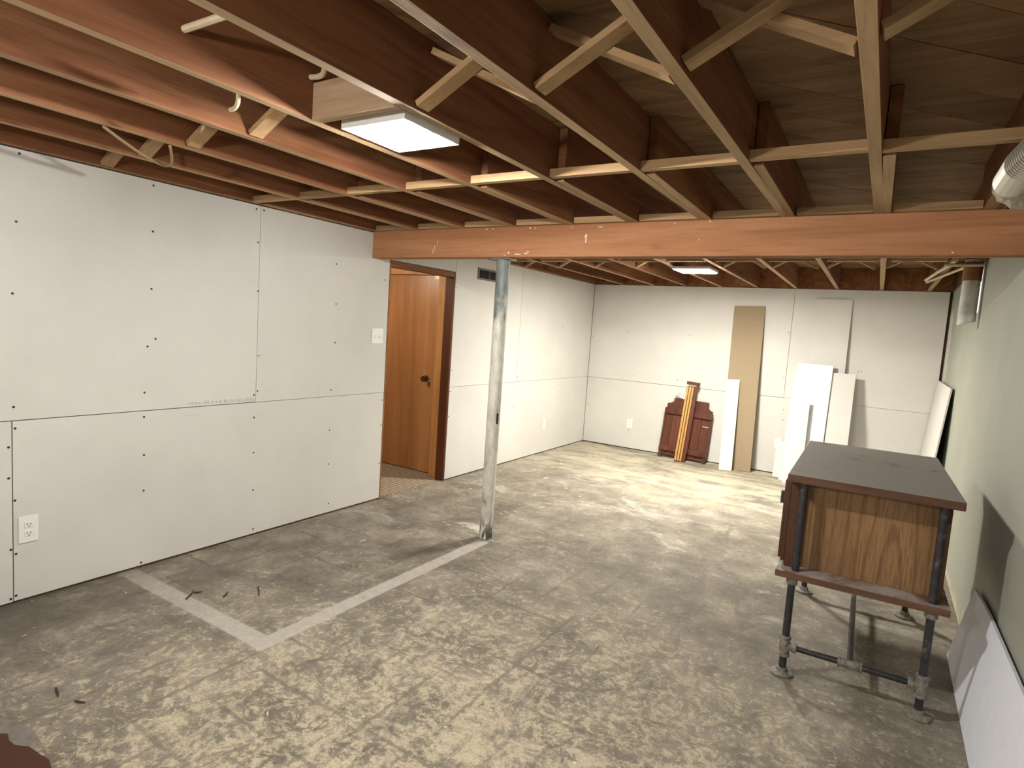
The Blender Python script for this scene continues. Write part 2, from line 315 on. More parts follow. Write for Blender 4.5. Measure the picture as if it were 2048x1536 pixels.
# ------------------------------------------------------------------ mesh helpers
class MB:
    def __init__(s): s.v = []; s.f = []
    def add(s, vs, fs):
        b = len(s.v); s.v += [tuple(x) for x in vs]; s.f += [tuple(i+b for i in f) for f in fs]; return s
    def box(s, x0, x1, y0, y1, z0, z1):
        return s.add([(x0,y0,z0),(x1,y0,z0),(x1,y1,z0),(x0,y1,z0),(x0,y0,z1),(x1,y0,z1),(x1,y1,z1),(x0,y1,z1)],
                     [(0,3,2,1),(4,5,6,7),(0,1,5,4),(1,2,6,5),(2,3,7,6),(3,0,4,7)])
    def bar(s, p, q, w, h, side=(0,1,0)):
        p, q = Vector(p), Vector(q); d = (q-p).normalized(); a = Vector(side); a = (a - d*a.dot(d)).normalized(); b = d.cross(a)
        a *= w/2; b *= h/2
        return s.add([p-a-b,p+a-b,p+a+b,p-a+b,q-a-b,q+a-b,q+a+b,q-a+b], [(0,3,2,1),(4,5,6,7),(0,1,5,4),(1,2,6,5),(2,3,7,6),(3,0,4,7)])
    def tube(s, pts, r, n=10, caps=True):
        pts = [Vector(p) for p in pts]; rs = r if isinstance(r, (list, tuple)) else [r]*len(pts); rings = []
        ref = None
        for i, p in enumerate(pts):
            d = (pts[min(i+1, len(pts)-1)] - pts[max(i-1, 0)]).normalized()
            if ref is None: ref = Vector((0,0,1)) if abs(d.z) < 0.9 else Vector((1,0,0))
            a = (ref - d*ref.dot(d)).normalized(); ref = a; b = d.cross(a)
            rings.append([p + (a*math.cos(t)+b*math.sin(t))*rs[i] for t in [2*math.pi*k/n for k in range(n)]])
        vs = [v for rg in rings for v in rg]; fs = []
        for i in range(len(pts)-1):
            for k in range(n):
                k2 = (k+1) % n; fs.append((i*n+k, i*n+k2, (i+1)*n+k2, (i+1)*n+k))
        if caps: fs.append(tuple(reversed(range(n)))); fs.append(tuple(range((len(pts)-1)*n, len(pts)*n)))
        return s.add(vs, fs)
    def lathe(s, prof, n=20, c=(0,0,0)):
        vs = []; fs = []
        for r, z in prof:
            for k in range(n):
                a = 2*math.pi*k/n; vs.append((c[0]+r*math.cos(a), c[1]+r*math.sin(a), c[2]+z))
        for i in range(len(prof)-1):
            for k in range(n):
                k2 = (k+1) % n; fs.append((i*n+k, i*n+k2, (i+1)*n+k2, (i+1)*n+k))
        fs.append(tuple(reversed(range(n)))); fs.append(tuple(range((len(prof)-1)*n, len(prof)*n)))
        return s.add(vs, fs)
    def prism(s, poly, axis, a, b):
        # poly: 2D points, extruded along axis from a to b
        def P(u, v, w): return {'X': (w,u,v), 'Y': (u,w,v), 'Z': (u,v,w)}[axis]
        n = len(poly); vs = [P(u,v,a) for u,v in poly] + [P(u,v,b) for u,v in poly]
        fs = [tuple(reversed(range(n))), tuple(range(n, 2*n))] + [(i,(i+1)%n,(i+1)%n+n,i+n) for i in range(n)]
        return s.add(vs, fs)
    def mesh(s, name, mat, bevel=0, smooth=False):
        me = bpy.data.meshes.new(name); me.from_pydata(s.v, [], s.f); me.update()
        bm = bmesh.new(); bm.from_mesh(me); bmesh.ops.recalc_face_normals(bm, faces=bm.faces)
        if bevel: bmesh.ops.bevel(bm, geom=[e for e in bm.edges if e.calc_face_angle(0) > 0.6], offset=bevel, segments=2, affect='EDGES', profile=0.6)
        bm.to_mesh(me); bm.free()
        me.materials.append(mat)
        if smooth:
            for p in me.polygons: p.use_smooth = True
            try: me.set_sharp_from_angle(angle=0.7)
            except Exception: pass
        return me
    def build(s, name, mat, parent=None, bevel=0, smooth=False, loc=None):
        return obj(name, s.mesh(name, mat, bevel, smooth), parent, loc)

def obj(name, me, parent=None, loc=None):
    o = bpy.data.objects.new(name, me); C.objects.link(o)
    if parent: o.parent = parent
    if loc is not None: o.location = loc
    return o
def tag(o, label=None, cat=None, group=None, kind=None):
    if label: o['label'] = label
    if cat: o['category'] = cat
    if group: o['group'] = group
    if kind: o['kind'] = kind
    return o
def empty(name, loc=(0,0,0), rot=(0,0,0)):
    o = bpy.data.objects.new(name, None); C.objects.link(o); o.location = loc; o.rotation_euler = rot; o.empty_display_size = 0.1; return o
def B(*a): return MB().box(*a)

# ================================================================== the setting
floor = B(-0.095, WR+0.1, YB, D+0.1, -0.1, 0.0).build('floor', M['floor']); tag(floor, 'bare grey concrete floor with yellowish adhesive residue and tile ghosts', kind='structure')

# left wall: stud core with door opening, drywall sheets screwed on
DO0, DO1, DOZ = 3.508, 4.348, 1.905
core = MB(); 
for a in ((YB, DO0), (DO1, D+0.1)): core.box(-0.095, -0.0135, a[0], a[1], 0.0, H-0.004)
core.box(-0.095, -0.0135, DO0, DO1, DOZ, H-0.004)
wl = core.build('wall_left', M['stud']); tag(wl, 'long left wall of bare unpainted drywall sheets with a doorway', kind='structure')
sheets = []
for (y0, y1, z0, z1) in ((YB, 2.361, ZS+.002, H-.006), (2.3645, DO0-.004, ZS+.0005, H-.006), (DO0+.002, DO1-.002, DOZ+.004, H-.006), (DO1+.002, 5.509, ZS+.001, H-.006), (5.5125, D-.004, ZS+.001, H-.006),
                         (YB, 1.1125, .014, ZS-.002), (1.117, DO0-.004, .016, ZS-.0025), (DO1+.002, D-.004, .013, ZS-.002)):
    sheets.append(((y0, y1, z0, z1), B(-0.0127, 0, y0, y1, z0, z1).build('drywall_sheet', M['drywall'], wl)))
scm = MB().lathe([(0.0, 0), (0.0058, 0.0), (0.0058, 0.0008)], 8).mesh('screw', M['screw'])
def screw(parent, loc, rot, s=1.0):
    o = obj('screw', scm, parent, loc); o.rotation_euler = rot; o.scale = (s, s, 1); return o
SCREWS = [(1.137,1.768),(1.121,1.449),(1.121,0.935),(1.725,2.06),(1.725,1.823),(1.721,1.523),(1.745,1.258),(1.704,1.217),(1.691,0.97),(1.69,0.838),(1.692,0.63),(1.692,0.433),(1.683,0.03),(2.355,0.774),(2.358,0.548),(2.362,0.304),(2.37,0.045),(2.349,1.862),(2.358,1.567),(2.973,1.809),(2.983,1.53),(2.988,1.257),(2.968,0.917),(2.969,0.626),(2.973,0.376),(1.126,0.836),(1.101,0.751),(1.1,0.607),(1.123,0.498),(1.106,0.267),(1.125,0.242),(1.124,0.04),(1.104,0.03),(2.35,0.918),(2.374,0.942),(2.332,2.06),(2.384,2.062),(1.151,2.066),
          (3.459,1.747),(3.49,0.809),(3.49,0.608),(4.362,1.77),(4.364,1.027),(5.496,1.587),(5.53,0.93),(4.362,0.60),(3.49,0.30),(2.986,0.08),(5.0,0.80),(5.5,0.6),(6.1,0.95),(6.5,0.8),(6.5,1.5),(4.36,0.83)]
for y, z in SCREWS:
    for (y0, y1, z0, z1), o in sheets:
        if y0 < y < y1 and z0 < z < z1: screw(o, (0.0002, y, z), (0, math.pi/2, 0)); break
# faint ink stamp along the seam, a pencil line
st = MB(); yy = 1.93
while yy < 2.34:
    w = random.choice((.008,.012,.016)); st.box(0.0001, 0.0004, yy, yy+w, .886+ (yy-1.93)*-.02, .886+random.choice((.012,.016))); yy += w + random.choice((.004,.006,.014))
st.build('ink_stamp', M['print2'], sheets[0][1])
B(0.0001, 0.0004, 1.90, 1.99, .822, .824).build('pencil_line', M['print2'], sheets[6][1])
B(0.0001, 0.0004, 2.366, 2.388, 1.163, 1.166).build('pencil_line', M['slot'], sheets[1][1])
B(0.0, 0.0006, 1.1125, 1.1165, .02, ZS-.003).build('joint_gap', M['joint'], wl, loc=(-0.006,0,0))

# far wall
bw = B(-0.12, WR+0.1, D+0.0135, D+0.12, 0.0, H-.004).build('wall_back', M['green_dark']); tag(bw, 'far end wall of bare drywall sheets behind the leaning boards', kind='structure')  # core coloured near black so the corner gap reads as deep shade
bsheets = []
for (x0, x1, z0, z1) in ((0.004, 2.409, ZS+.002, H-.006), (2.4125, 3.805, ZS+.0005, H-.006), (0.004, 3.0, .013, ZS-.002), (3.003, 3.805, .013, ZS-.0025)):
    bsheets.append(((x0,x1,z0,z1), B(x0, x1, D, D+.0127, z0, z1).build('drywall_sheet', M['drywall'], bw)))
for x, z in ((0.63,.24),(0.64,.95),(1.2,.95),(2.39,1.6),(2.39,1.1),(2.42,.74),(2.40,.25),(2.43,.62),(0.03,.5),(0.03,1.4),(3.1,1.23),(3.13,1.235),(0.5,1.5),(1.3,1.5)):
    for (x0,x1,z0,z1), o in bsheets:
        if x0 < x < x1 and z0 < z < z1: screw(o, (x, D-.0002, z), (math.pi/2, 0, 0), 0.9); break

# right wall: painted concrete with a high basement window, timber sill on top
wr = MB()
WY0, WY1, WZ0, WZ1 = 5.13, 5.35, 1.76, 2.06
for a in ((YB, WY0, 0, H), (WY1, D+.1, 0, H), (WY0, WY1, 0, WZ0), (WY0, WY1, WZ1, H)): wr.box(WR, WR+0.2, *a)
wro = wr.build('wall_right', M['green']); tag(wro, 'pale green painted concrete wall on the right', kind='structure')
B(WR+.005, WR+0.2, YB, D+.1, H, ZP).build('sill_plate', M['stud'], wro)
win = empty('window_1', (WR, (WY0+WY1)/2, WZ0)); tag(win, 'small high basement window showing as a bright sliver beside the vent pipe', kind='structure')
h2 = (WY1-WY0)/2
fr = MB()
for a in ((0.004,.06,-h2+.001,-h2+.011,.001,.299),(0.004,.06,h2-.011,h2-.001,.001,.299),(0.004,.06,-h2+.012,h2-.012,.001,.009),(0.004,.06,-h2+.012,h2-.012,.291,.299)): fr.box(*a)
fr.build('window_frame', M['plastic'], win); B(-.003,.026,-h2+.012,h2-.012,.01,.29).build('pane', M['winglow'], win)

# wall behind the camera
wf = B(-0.12, WR+0.2, YB-.12, YB, -0.1, ZP+.02).build('wall_front', M['drywall']); tag(wf, 'drywall wall behind the viewer', kind='structure')

# ------------------------------------------------------------------ ceiling: subfloor planks, joists, bridging
ceil = empty('ceiling', (0,0,ZP)); tag(ceil, 'open basement ceiling of dark joists under diagonal subfloor planks', kind='structure')
def cpart(mb, name, mat, **k):
    o = mb.build(name, mat, None, **k); o.parent = ceil; o.matrix_parent_inverse = Matrix.Translation((0,0,-ZP)); return o
def clip(poly, f):
    out = []
    for i in range(len(poly)):
        a, b = poly[i], poly[(i+1) % len(poly)]; fa, fb = f(a), f(b)
        if fa >= 0: out.append(a)
        if (fa > 0) != (fb > 0) and fa != fb:
            t = fa/(fa-fb); out.append((a[0]+(b[0]-a[0])*t, a[1]+(b[1]-a[1])*t))
    return out
pitch = 0.2768; k = -26
while True:
    c0 = -0.428 + k*pitch; c1 = c0 + pitch - 0.004; k += 1
    if c0 > D+0.6: break
    poly = [(-0.12, YB), (WR+.2, YB), (WR+.2, D+.1), (-0.12, D+.1)]
    poly = clip(poly, lambda p: (p[1]-p[0])-c0); poly = clip(poly, lambda p: c1-(p[1]-p[0])) if len(poly) > 2 else poly
    if len(poly) < 3: continue
    dz = random.uniform(0, .002)
    cpart(MB().prism(poly, 'Z', ZP+dz, ZP+.02+dz), 'subfloor_plank', M['plank'])
cpart(B(-0.12, WR+.2, YB, D+.1, ZP+.024, ZP+.03), 'floor_paper', M['green_dark'])
JX = [3.24 - .405*i for i in range(9)] + [3.645]
jm = B(-.019, .019, YB+.002, BY+.16, H+.001, ZP-.001).mesh('joist', M['joist'], 0.002)
jcs = []
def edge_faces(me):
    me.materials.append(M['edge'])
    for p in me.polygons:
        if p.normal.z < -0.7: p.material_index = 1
edge_faces(jm)
def cobj(name, me, loc):
    o = obj(name, me, ceil); o.matrix_parent_inverse = Matrix.Translation((0,0,-ZP)); o.location = loc; return o
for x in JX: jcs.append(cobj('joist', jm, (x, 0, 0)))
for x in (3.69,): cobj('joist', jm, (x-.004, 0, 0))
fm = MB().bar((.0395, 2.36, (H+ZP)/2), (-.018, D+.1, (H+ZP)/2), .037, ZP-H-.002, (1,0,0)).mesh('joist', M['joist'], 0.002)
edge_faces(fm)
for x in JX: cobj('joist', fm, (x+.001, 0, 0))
# diagonal bridging and straight strips between joists
JS = sorted(JX)
def between(i): return JS[i]+.0195, JS[i+1]-.0195
sa = MB().bar((.005,0,H+.015), (.361,0,ZP-.03), .055, .019, (0,1,0)).mesh('bridging_strut', M['strut'])
sb = MB().bar((.005,0,ZP-.03), (.361,0,H+.015), .055, .019, (0,1,0)).mesh('bridging_strut', M['strut'])
ss = B(.0, .366, -.018, .018, H+.002, H+.036).mesh('strip', M['strut'])
for i in range(len(JS)-1):
    a, b = between(i)
    j = random.uniform(-.03, .03)
    if abs(a-1.64) > .1:
        cobj('bridging_strut', sa, (a, 1.47+j, 0)); cobj('bridging_strut', sb, (a, 1.53+j, 0))
    if a < 3.5: 
        s1 = cobj('strip', ss, (a, 2.315+random.uniform(-.012,.012), random.uniform(0,.004)))
        s2 = cobj('strip', ss, (a+.038, 3.300, 0)); s2.scale = (.89, 1, 1)
# far half: strips and bridging between the offset joists
fs_ = B(.04, .366, -.015, .015, H+.002, H+.03).mesh('strip', M['strut'])
fa = MB().bar((.03,0,H+.012), (.36,0,ZP-.03), .05, .019, (0,1,0)).mesh('bridging_strut', M['strut'])
fb = MB().bar((.03,0,ZP-.03), (.36,0,H+.012), .05, .019, (0,1,0)).mesh('bridging_strut', M['strut'])
for i in range(len(JS)-1):
    a, b = between(i); 
    for y in (4.72, 5.06): cobj('strip', fs_, (a + .04*(1-(y-2.36)/5)-.02, y, 0))
    if i != 4:
        y = 5.55+random.uniform(-.03,.03); dx = .0395-.0575*(y-2.36)/5.07
        cobj('bridging_strut', fa, (a+dx-.028, y-.04, 0)); cobj('bridging_strut', fb, (a+dx-.028, y+.04, 0))
# rim board over the far wall and the left wall
cpart(B(0, WR, D+.01, D+.05, H, ZP-.002), 'rim_board', M['joist'])
# block beside the near lamp
cpart(B(1.640, 2.004, 1.385, 1.423, H-.001, H+.118), 'blocking', M['block'], bevel=.002)

# ------------------------------------------------------------------ main beam and post
bm_ = empty('support_beam', (1.9, BY+.06, BZ)); tag(bm_, 'long reddish wooden main beam crossing the room under the joists', 'beam')
def bpart(mb, name, mat, **k):
    o = mb.build(name, mat, bm_, **k); o.matrix_parent_inverse = Matrix.Translation(-Vector((1.9, BY+.06, BZ))); return o
for i in range(3): bpart(B(.003, WR-.003, BY+.0385*i, BY+.0375+.0385*i, BZ+(0,.003,.001)[i], H), 'beam_ply', M['beam'], bevel=.002)
def splat(x, z, w, h, n=9):
    pts = [(x+w*.5*math.cos(2*math.pi*i/n)*random.uniform(.6,1.1), z+h*.5*math.sin(2*math.pi*i/n)*random.uniform(.6,1.1)) for i in range(n)]
    bpart(MB().prism(pts, 'Y', BY-.0009, BY+.0005), 'paint_fleck', M['paintwhite'])
for a in ((1.84,2.07,.05,.006),(1.03,2.078,.02,.006),(1.08,2.079,.015,.006),(1.36,2.076,.012,.012),(1.40,2.074,.01,.01),(1.75,2.02,.016,.03),(1.752,1.995,.01,.04),(1.28,1.915,.06,.008),(1.34,1.92,.03,.01),(1.355,1.93,.02,.008),(1.21,1.925,.012,.018),(1.18,1.911,.02,.006),(2.47,2.08,.014,.008),(2.28,2.075,.012,.008),(2.42,1.985,.006,.008),(3.54,1.908,.012,.008),(.60,1.965,.004,.05),(.585,1.94,.004,.04),(.62,2.0,.004,.03),(1.65,2.072,.01,.006)): splat(*a)

PX, PY = 1.137, 3.372
post = empty('steel_post', (PX, PY, 0)); tag(post, 'worn grey white steel pipe post standing under the wooden beam', 'post')
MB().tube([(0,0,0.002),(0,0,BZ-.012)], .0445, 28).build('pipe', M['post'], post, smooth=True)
B(-.07,.07,-.055,.055,BZ-.012,BZ-.001).build('top_plate', M['steel'], post, .002)
B(.0405,.0455,-.012,.004,.80,.87).build('pipe_slot', M['slot'], post).rotation_euler = (0,0,-.25)

# ------------------------------------------------------------------ doorway and hall
tr = MB()
tr.box(-.095,-.002, DO1-.002, DO1+.02-.002, 0.004, DOZ); trim = tr.build('trim_1', M['jambw']); trim.location = (0, -.019, 0)
tag(trim, 'dark red brown jamb board on the far side of the doorway', kind='structure')
t2 = B(-.095,-.001, DO0, DO0+.014, 0.004, DOZ).build('trim_2', M['casing']); tag(t2, 'brown jamb edge on the near side of the doorway', kind='structure')
t3 = B(-.095,-.002, DO0+.015, DO1-.022, DOZ-.045, DOZ).build('trim_3', M['casing']); tag(t3, 'brown head board across the top of the doorway', kind='structure')
DY = 4.43
dr = empty('door_1', (-.60, DY, 0.012)); tag(dr, 'closed orange brown flush wooden door seen through the doorway', kind='structure')
B(-.42, .395, 0, .035, 0, 1.872).build('door_slab', M['doorw'], dr, .002)
kb = MB().lathe([(.0,0),(.03,0),(.032,.006),(.012,.01),(.012,.03),(.024,.038),(.027,.052),(.02,.064),(.0,.066)], 20).build('knob', M['brass'], dr, smooth=True, loc=(.255,-.0005,.90)); kb.rotation_euler = (math.pi/2,0,0)
B(.285,.297,-.006,-.0005,.83,.87).build('key_tag', M['slot'], dr)
B(.30,.36,-.004,-.0005,1.84,1.865).build('closer_plate', M['brass'], dr)
fr = MB(); fr.box(-.205,-.097,DY-.062,DY+.06,.004,1.905); fr.box(-1.10,-1.02,DY-.03,DY+.06,.004,1.905); fr.box(-1.02,-.205,DY-.03,DY+.06,1.886,1.96)
t4 = fr.build('trim_4', M['frameo'], bevel=.002); tag(t4, 'orange brown frame around the inner door', kind='structure')
hf = B(-1.9,-.0955,2.4,DY+.06,-.1,.004).build('floor_hall', M['carpet']); tag(hf, 'beige striped carpet in the hall beyond the doorway', kind='structure')
fy_ = MB()
pl = [(-.0945,DO0+.016),(-.05,DO0+.02),(-.03,3.66),(-.012,3.75),(-.035,3.83),(.0,3.95),(-.03,4.05),(-.02,4.18),(-.045,4.28),(-.0945,DO1-.023)]
fy_.prism(pl, 'Z', .0005, .006); ce = fy_.build('carpet_edge', M['carpet']); tag(ce, 'frayed edge of the beige carpet in the doorway', 'carpet')
hw = MB(); hw.box(-1.95,-1.9,2.35,DY+.1,0,H); hw.box(-1.9,-.096,2.35,2.4,0,H); hw.box(-1.9,-1.10,DY-.02,DY+.1,0.005,H); hw.box(-1.10,-.096,DY-.02,DY+.1,1.961,H)
hwo = hw.build('wall_hall', M['hallwall']); tag(hwo, 'hall walls beyond the doorway', kind='structure')
hc = B(-1.95,-.096,2.35,DY+.1,H,H+.03).build('ceiling_hall', M['hallwall']); tag(hc, 'hall ceiling beyond the doorway', kind='structure')

# ------------------------------------------------------------------ lamps
def glow(name, col, watts, area):
    return emis(name, col, watts/(math.pi*area))
def pan_lamp(x, y, label, watts, col, s=.142, rim=-.014, bz=-.016):
    t = empty('ceiling_light', (x, y, H)); tag(t, label, 'ceiling light')
    p = MB(); tp = .028
    p.box(-s,s,-s,s,tp,tp+.003)
    p.box(-s,-s+.004,-s,s,rim,tp); p.box(s-.004,s,-s,s,rim,tp); p.box(-s+.004,s-.004,-s,-s+.004,rim,tp); p.box(-s+.004,s-.004,s-.004,s,rim,tp)
    p.build('pan', M['lampmetal'], t)
    r = .029; gm = glow('lit bulb glass', col, watts/2, 4*math.pi*r*r)
    for sg in (-1, 1):
        MB().tube([(sg*.125,0,bz+.012),(sg*.082,0,bz+.004)], .017, 14).build('socket', M['plastic'], t, smooth=True)
        n = 9; pr = []
        for k in range(n):
            a = math.pi*k/(n-1); pr.append((sg*(.046-r*math.cos(a)), max(.0015, r*math.sin(a))))
        MB().tube([(q[0],0,bz) for q in pr], [q[1] for q in pr], 18).build('bulb', gm, t, smooth=True)
    B(-.012,.012,-.05,-.035,.0,tp-.001).build('clip', M['steel'], t)
    return t
def glass_lamp(x, y, label, watts, col, s=.155):
    t = empty('ceiling_light', (x, y, H)); tag(t, label, 'ceiling light')
    B(-s-.008,s+.008,-s-.008,s+.008,-.024,-.001).build('base_pan', M['lampmetal'], t, .002)
    gm = glow('lit frosted glass', col, watts, 4*s*s)
    g = MB(); ring = []
    for (f, z) in ((1,-.0242),(.995,-.0265),(.97,-.030),(.90,-.032)): ring.append([(sx*s*f, sy*s*f, z) for sx, sy in ((-1,-1),(1,-1),(1,1),(-1,1))])
    vs = [v for q in ring for v in q]; fs = [(i*4+k, i*4+(k+1)%4, (i+1)*4+(k+1)%4, (i+1)*4+k) for i in range(3) for k in range(4)] + [(0,1,2,3),(12,13,14,15)]
    g.add(vs, fs).build('glass_shade', gm, t, .004)
    return t
pan_lamp(1.842, 1.60, 'square white ceiling light with bare bulbs beside the wooden block between near joists', LAMP_W['near'], (1.0,.975,.93))
glass_lamp(1.80, 5.52, 'small glowing square ceiling light in the far half beyond the beam', LAMP_W['far'], (1.0,.955,.85))
pb = empty('pendant_bulb', (2.228, -0.75, ZP)); tag(pb, 'bare bulb hanging on a cord behind the viewer', 'pendant lamp')
MB().tube([(0,0,-.001),(0,0,-.36)], .004, 8).build('cord', M['darkcable'], pb, smooth=True)
MB().lathe([(.012,-.35),(.021,-.36),(.021,-.41),(.016,-.42)], 16).build('socket', M['slot'], pb, smooth=True)
MB().lathe([(.014,-.4205),(.024,-.435),(.032,-.465),(.032,-.485),(.022,-.508),(.002,-.515)], 18).build('bulb', glow('lit pendant bulb', (1.0,.95,.88), LAMP_W['back'], .0135), pb, smooth=True)
hl = empty('hall_light', (-1.05, 3.35, H)); tag(hl, 'hall ceiling bulb beyond the doorway', 'ceiling light')
MB().lathe([(.0,-.001),(.05,-.001),(.05,-.02),(.02,-.03)], 18).build('socket', M['plastic'], hl, smooth=True)
MB().lathe([(.012,-.03),(.03,-.06),(.032,-.08),(.02,-.105),(.002,-.11)], 18).build('bulb', glow('lit hall bulb', (1.0,.86,.68), LAMP_W['hall'], .0125), hl, smooth=True)

# ------------------------------------------------------------------ electrical plates, vent
def outlet(loc, rotz, label, w=.074, h=.118):
    t = empty('power_outlet', loc, (0,0,rotz)); tag(t, label, 'outlet', 'white wall outlets')
    B(-w/2,w/2,-.006,-.0005,-h/2,h/2).build('plate', M['plastic'], t, .002)
    for sg in (-1,1):
        r = B(-.017,.017,-.0085,-.0062,sg*.021-.014,sg*.021+.014).build('receptacle', M['plastic'], t, .0015)
        sl = MB(); sl.box(-.008,-.0055,-.0092,-.0086,sg*.021-.001,sg*.021+.008); sl.box(.0055,.008,-.0092,-.0086,sg*.021-.001,sg*.021+.007); sl.box(-.0025,.0025,-.0092,-.0086,sg*.021-.010,sg*.021-.005)
        sl.build('slots', M['slot'], r)
    return t
outlet((0.0, 1.173, .352), math.pi/2, 'white duplex outlet on the left wall nearest the viewer', .078, .128)
outlet((0.0, 6.20, .345), math.pi/2, 'white outlet on the left wall near the far corner')
outlet((.639, D, .33), 0, 'white outlet on the far wall left of the brown wooden panel')
outlet((2.405, D, .35), 0, 'white outlet on the far wall half hidden by the leaning strips')
sw = empty('light_switch', (0.0, 3.402, 1.313), (0,0,math.pi/2)); tag(sw, 'white double toggle light switch beside the doorway', 'light switch')
B(-.0585,.0585,-.006,-.0005,-.057,.057).build('plate', M['plastic'], sw, .002)
for sg in (-1,1): 
    tg = B(-.005,.005,-.016,-.0062,-.012,.006).build('toggle', M['plastic'], sw, .001, loc=(sg*.023,0,0))
    B(-.007,.007,-.0066,-.0061,-.016,-.0125).build('toggle_slot', M['print'], tg)
vt = empty('air_vent', (0.0, 4.87, 1.935), (0,0,math.pi/2)); tag(vt, 'dark louvred air vent high on the left wall behind the post', 'vent')
v = MB(); 
for a in ((-.19,.19,.038,.055),(-.19,.19,-.055,-.038),(-.19,-.172,-.038,.038),(.172,.19,-.038,.038)): v.box(a[0],a[1],-.008,-.0005,a[2],a[3])
v.build('vent_frame', M['vent'], vt, .001); B(-.172,.172,-.002,-.0005,-.038,.038).build('vent_back', M['slot'], vt)
B(-.004,.004,-.007,-.0022,-.037,.037).build('divider', M['vent'], vt)
lm = MB().bar((0,-.0045,-.0365),(0,-.0045,.0365),.006,.0012,(.7,.7,0)).mesh('louvre', M['vent'])
for i in range(22):
    x = -.166+i*.0158
    if abs(x) > .006: obj('louvre', lm, vt, (x,0,0))

# ------------------------------------------------------------------ cabinet on pipe legs
cab = empty('cabinet', (3.335, 3.40, 0), (0,0,.023)); tag(cab, 'dusty wooden cabinet on black iron pipe legs beside the green wall', 'cabinet')
top = MB().prism([(-.313,-.57),(.313,-.57),(.313,.57),(-.313,.57)], 'Z', .866, .901).build('top', M['cabtop'], cab, .004)
shelf = B(-.322,.310,-.572,.55,.443,.472).build('shelf', M['shelfw'], cab, .003)
bd = MB(); bd.box(-.262,.262,-.462,-.444,.473,.865)
bd.build('side_panel', M['oak'], cab)
b2 = MB(); b2.box(-.262,.262,.50,.52,.473,.865); b2.box(.25,.268,-.443,.499,.473,.865); b2.box(-.262,-.25,-.443,.499,.473,.865)
b2.build('carcass', M['cabred'], cab)
B(-.298,-.263,-.50,-.43,.473,.865).build('stile', M['cabred'], cab, .002); B(.263,.285,-.49,-.43,.473,.865).build('stile', M['cabred'], cab, .002)
B(-.298,-.263,.46,.52,.473,.865).build('stile', M['cabred'], cab, .002)
for (y0,y1) in ((-.49,.008),(.012,.51)):
    d = B(-.315,-.2995,y0,y1,.49,.862).build('door', M['cabred'], cab, .002)
    q = MB(); q.box(-.327,-.3155,y0+.01,y0+.06,.50,.853); q.box(-.327,-.3155,y1-.06,y1-.01,.50,.853); q.box(-.327,-.3155,y0+.06,y1-.06,.50,.555); q.box(-.327,-.3155,y0+.06,y1-.06,.80,.853)
    q.build('door_frame', M['cabred'], d, .002)
    hy = y1-.035 if y0 < -.2 else y0+.035
    MB().tube([(-.3275,hy,.64),(-.345,hy,.645),(-.350,hy,.68),(-.345,hy,.715),(-.3275,hy,.72)], .005, 8).build('handle', M['iron'], d, smooth=True)
B(-.341,-.3275,-.47,-.45,.745,.80).build('latch', M['iron'], cab, .002)
LEGS = [(-.253,-.543),(.253,-.543),(-.253,.522),(.253,.522)]
for (x,y) in LEGS:
    lg = MB().tube([(x,y,.012),(x,y,.442)], .0155, 16).build('leg', M['iron'], cab, smooth=True)
    MB().lathe([(.0,0.0005),(.046,.0005),(.047,.009),(.040,.013),(.024,.016),(.0225,.032),(.0165,.033)], 22, (x,y,0)).build('floor_flange', M['fitting'], lg, smooth=True)
    MB().lathe([(.021,.415),(.023,.418),(.023,.440),(.021,.442)], 18, (x,y,0)).build('collar', M['fitting'], lg, smooth=True)
    MB().lathe([(.0165,.085),(.0245,.086),(.0245,.096),(.021,.098),(.021,.165),(.0245,.167),(.0245,.177),(.0165,.178)], 18, (x,y,0)).build('tee', M['fitting'], lg, smooth=True)
for y in (-.543,.522):
    s_ = MB().tube([(-.232,y,.131),(.232,y,.131)], .0125, 14).build('stretcher', M['iron'], cab, smooth=True)
    for sg in (-1,1): MB().tube([(sg*.262,y,.131),(sg*.225,y,.131),(sg*.224,y,.131),(sg*.205,y,.131)], [.0185,.0185,.0215,.0215], 16).build('tee_branch', M['fitting'], s_, smooth=True)
    MB().tube([(-.045,y,.131),(-.036,y,.131),(-.035,y,.131),(.035,y,.131),(.036,y,.131),(.045,y,.131)], [.021,.021,.0175,.0175,.021,.021], 16).build('tee', M['fitting'], s_, smooth=True)
MB().tube([(0,-.527,.131),(0,.506,.131)], .0125, 14).build('stretcher', M['iron'], cab, smooth=True)
for (x,y) in ((-.246,-.53),(.252,-.53),(-.246,.535),(.252,.535)):
    MB().tube([(x,y,.4725),(x,y,.8655)], .0155, 16).build('corner_post', M['iron'], cab, smooth=True)

# ------------------------------------------------------------------ boards leaning on the far wall
def lean_board(name, label, cat, x0, x1, yb, z, th, mat, xt=0.0, topy=None, backmat=None, group='boards leaning on the far wall', poly=None):
    # stands on the floor at yb, top edge touches topy
    topy = D-.001 if topy is None else topy
    run = topy - yb - th; L = math.sqrt(z*z); a = math.asin(max(0, min(.9, run/L)))
    t = empty(name, ((x0+x1)/2, yb, 0.0)); t.rotation_euler = (-a, math.asin(xt/L), 0)
    tag(t, label, cat, group)
    w = (x1-x0)/2; z0 = th*math.sin(a)+.0005
    pl = poly or [(-w,z0),(w,z0),(w,L),(-w,L)]
    MB().prism(pl, 'Y', 0, th).build('board_face', mat, t, .001)
    return t
lean_board('drywall_strip', 'tall brown kraft faced drywall strip leaning on the far wall', 'board', 1.835, 2.172, 7.15, 1.885, .0125, M['tan'], -.05)
lean_board('drywall_strip', 'short narrow cream strip in front of the brown kraft board', 'board', 1.852, 1.992, 7.035, 1.045, .0125, M['cream'], -.045, 7.232)
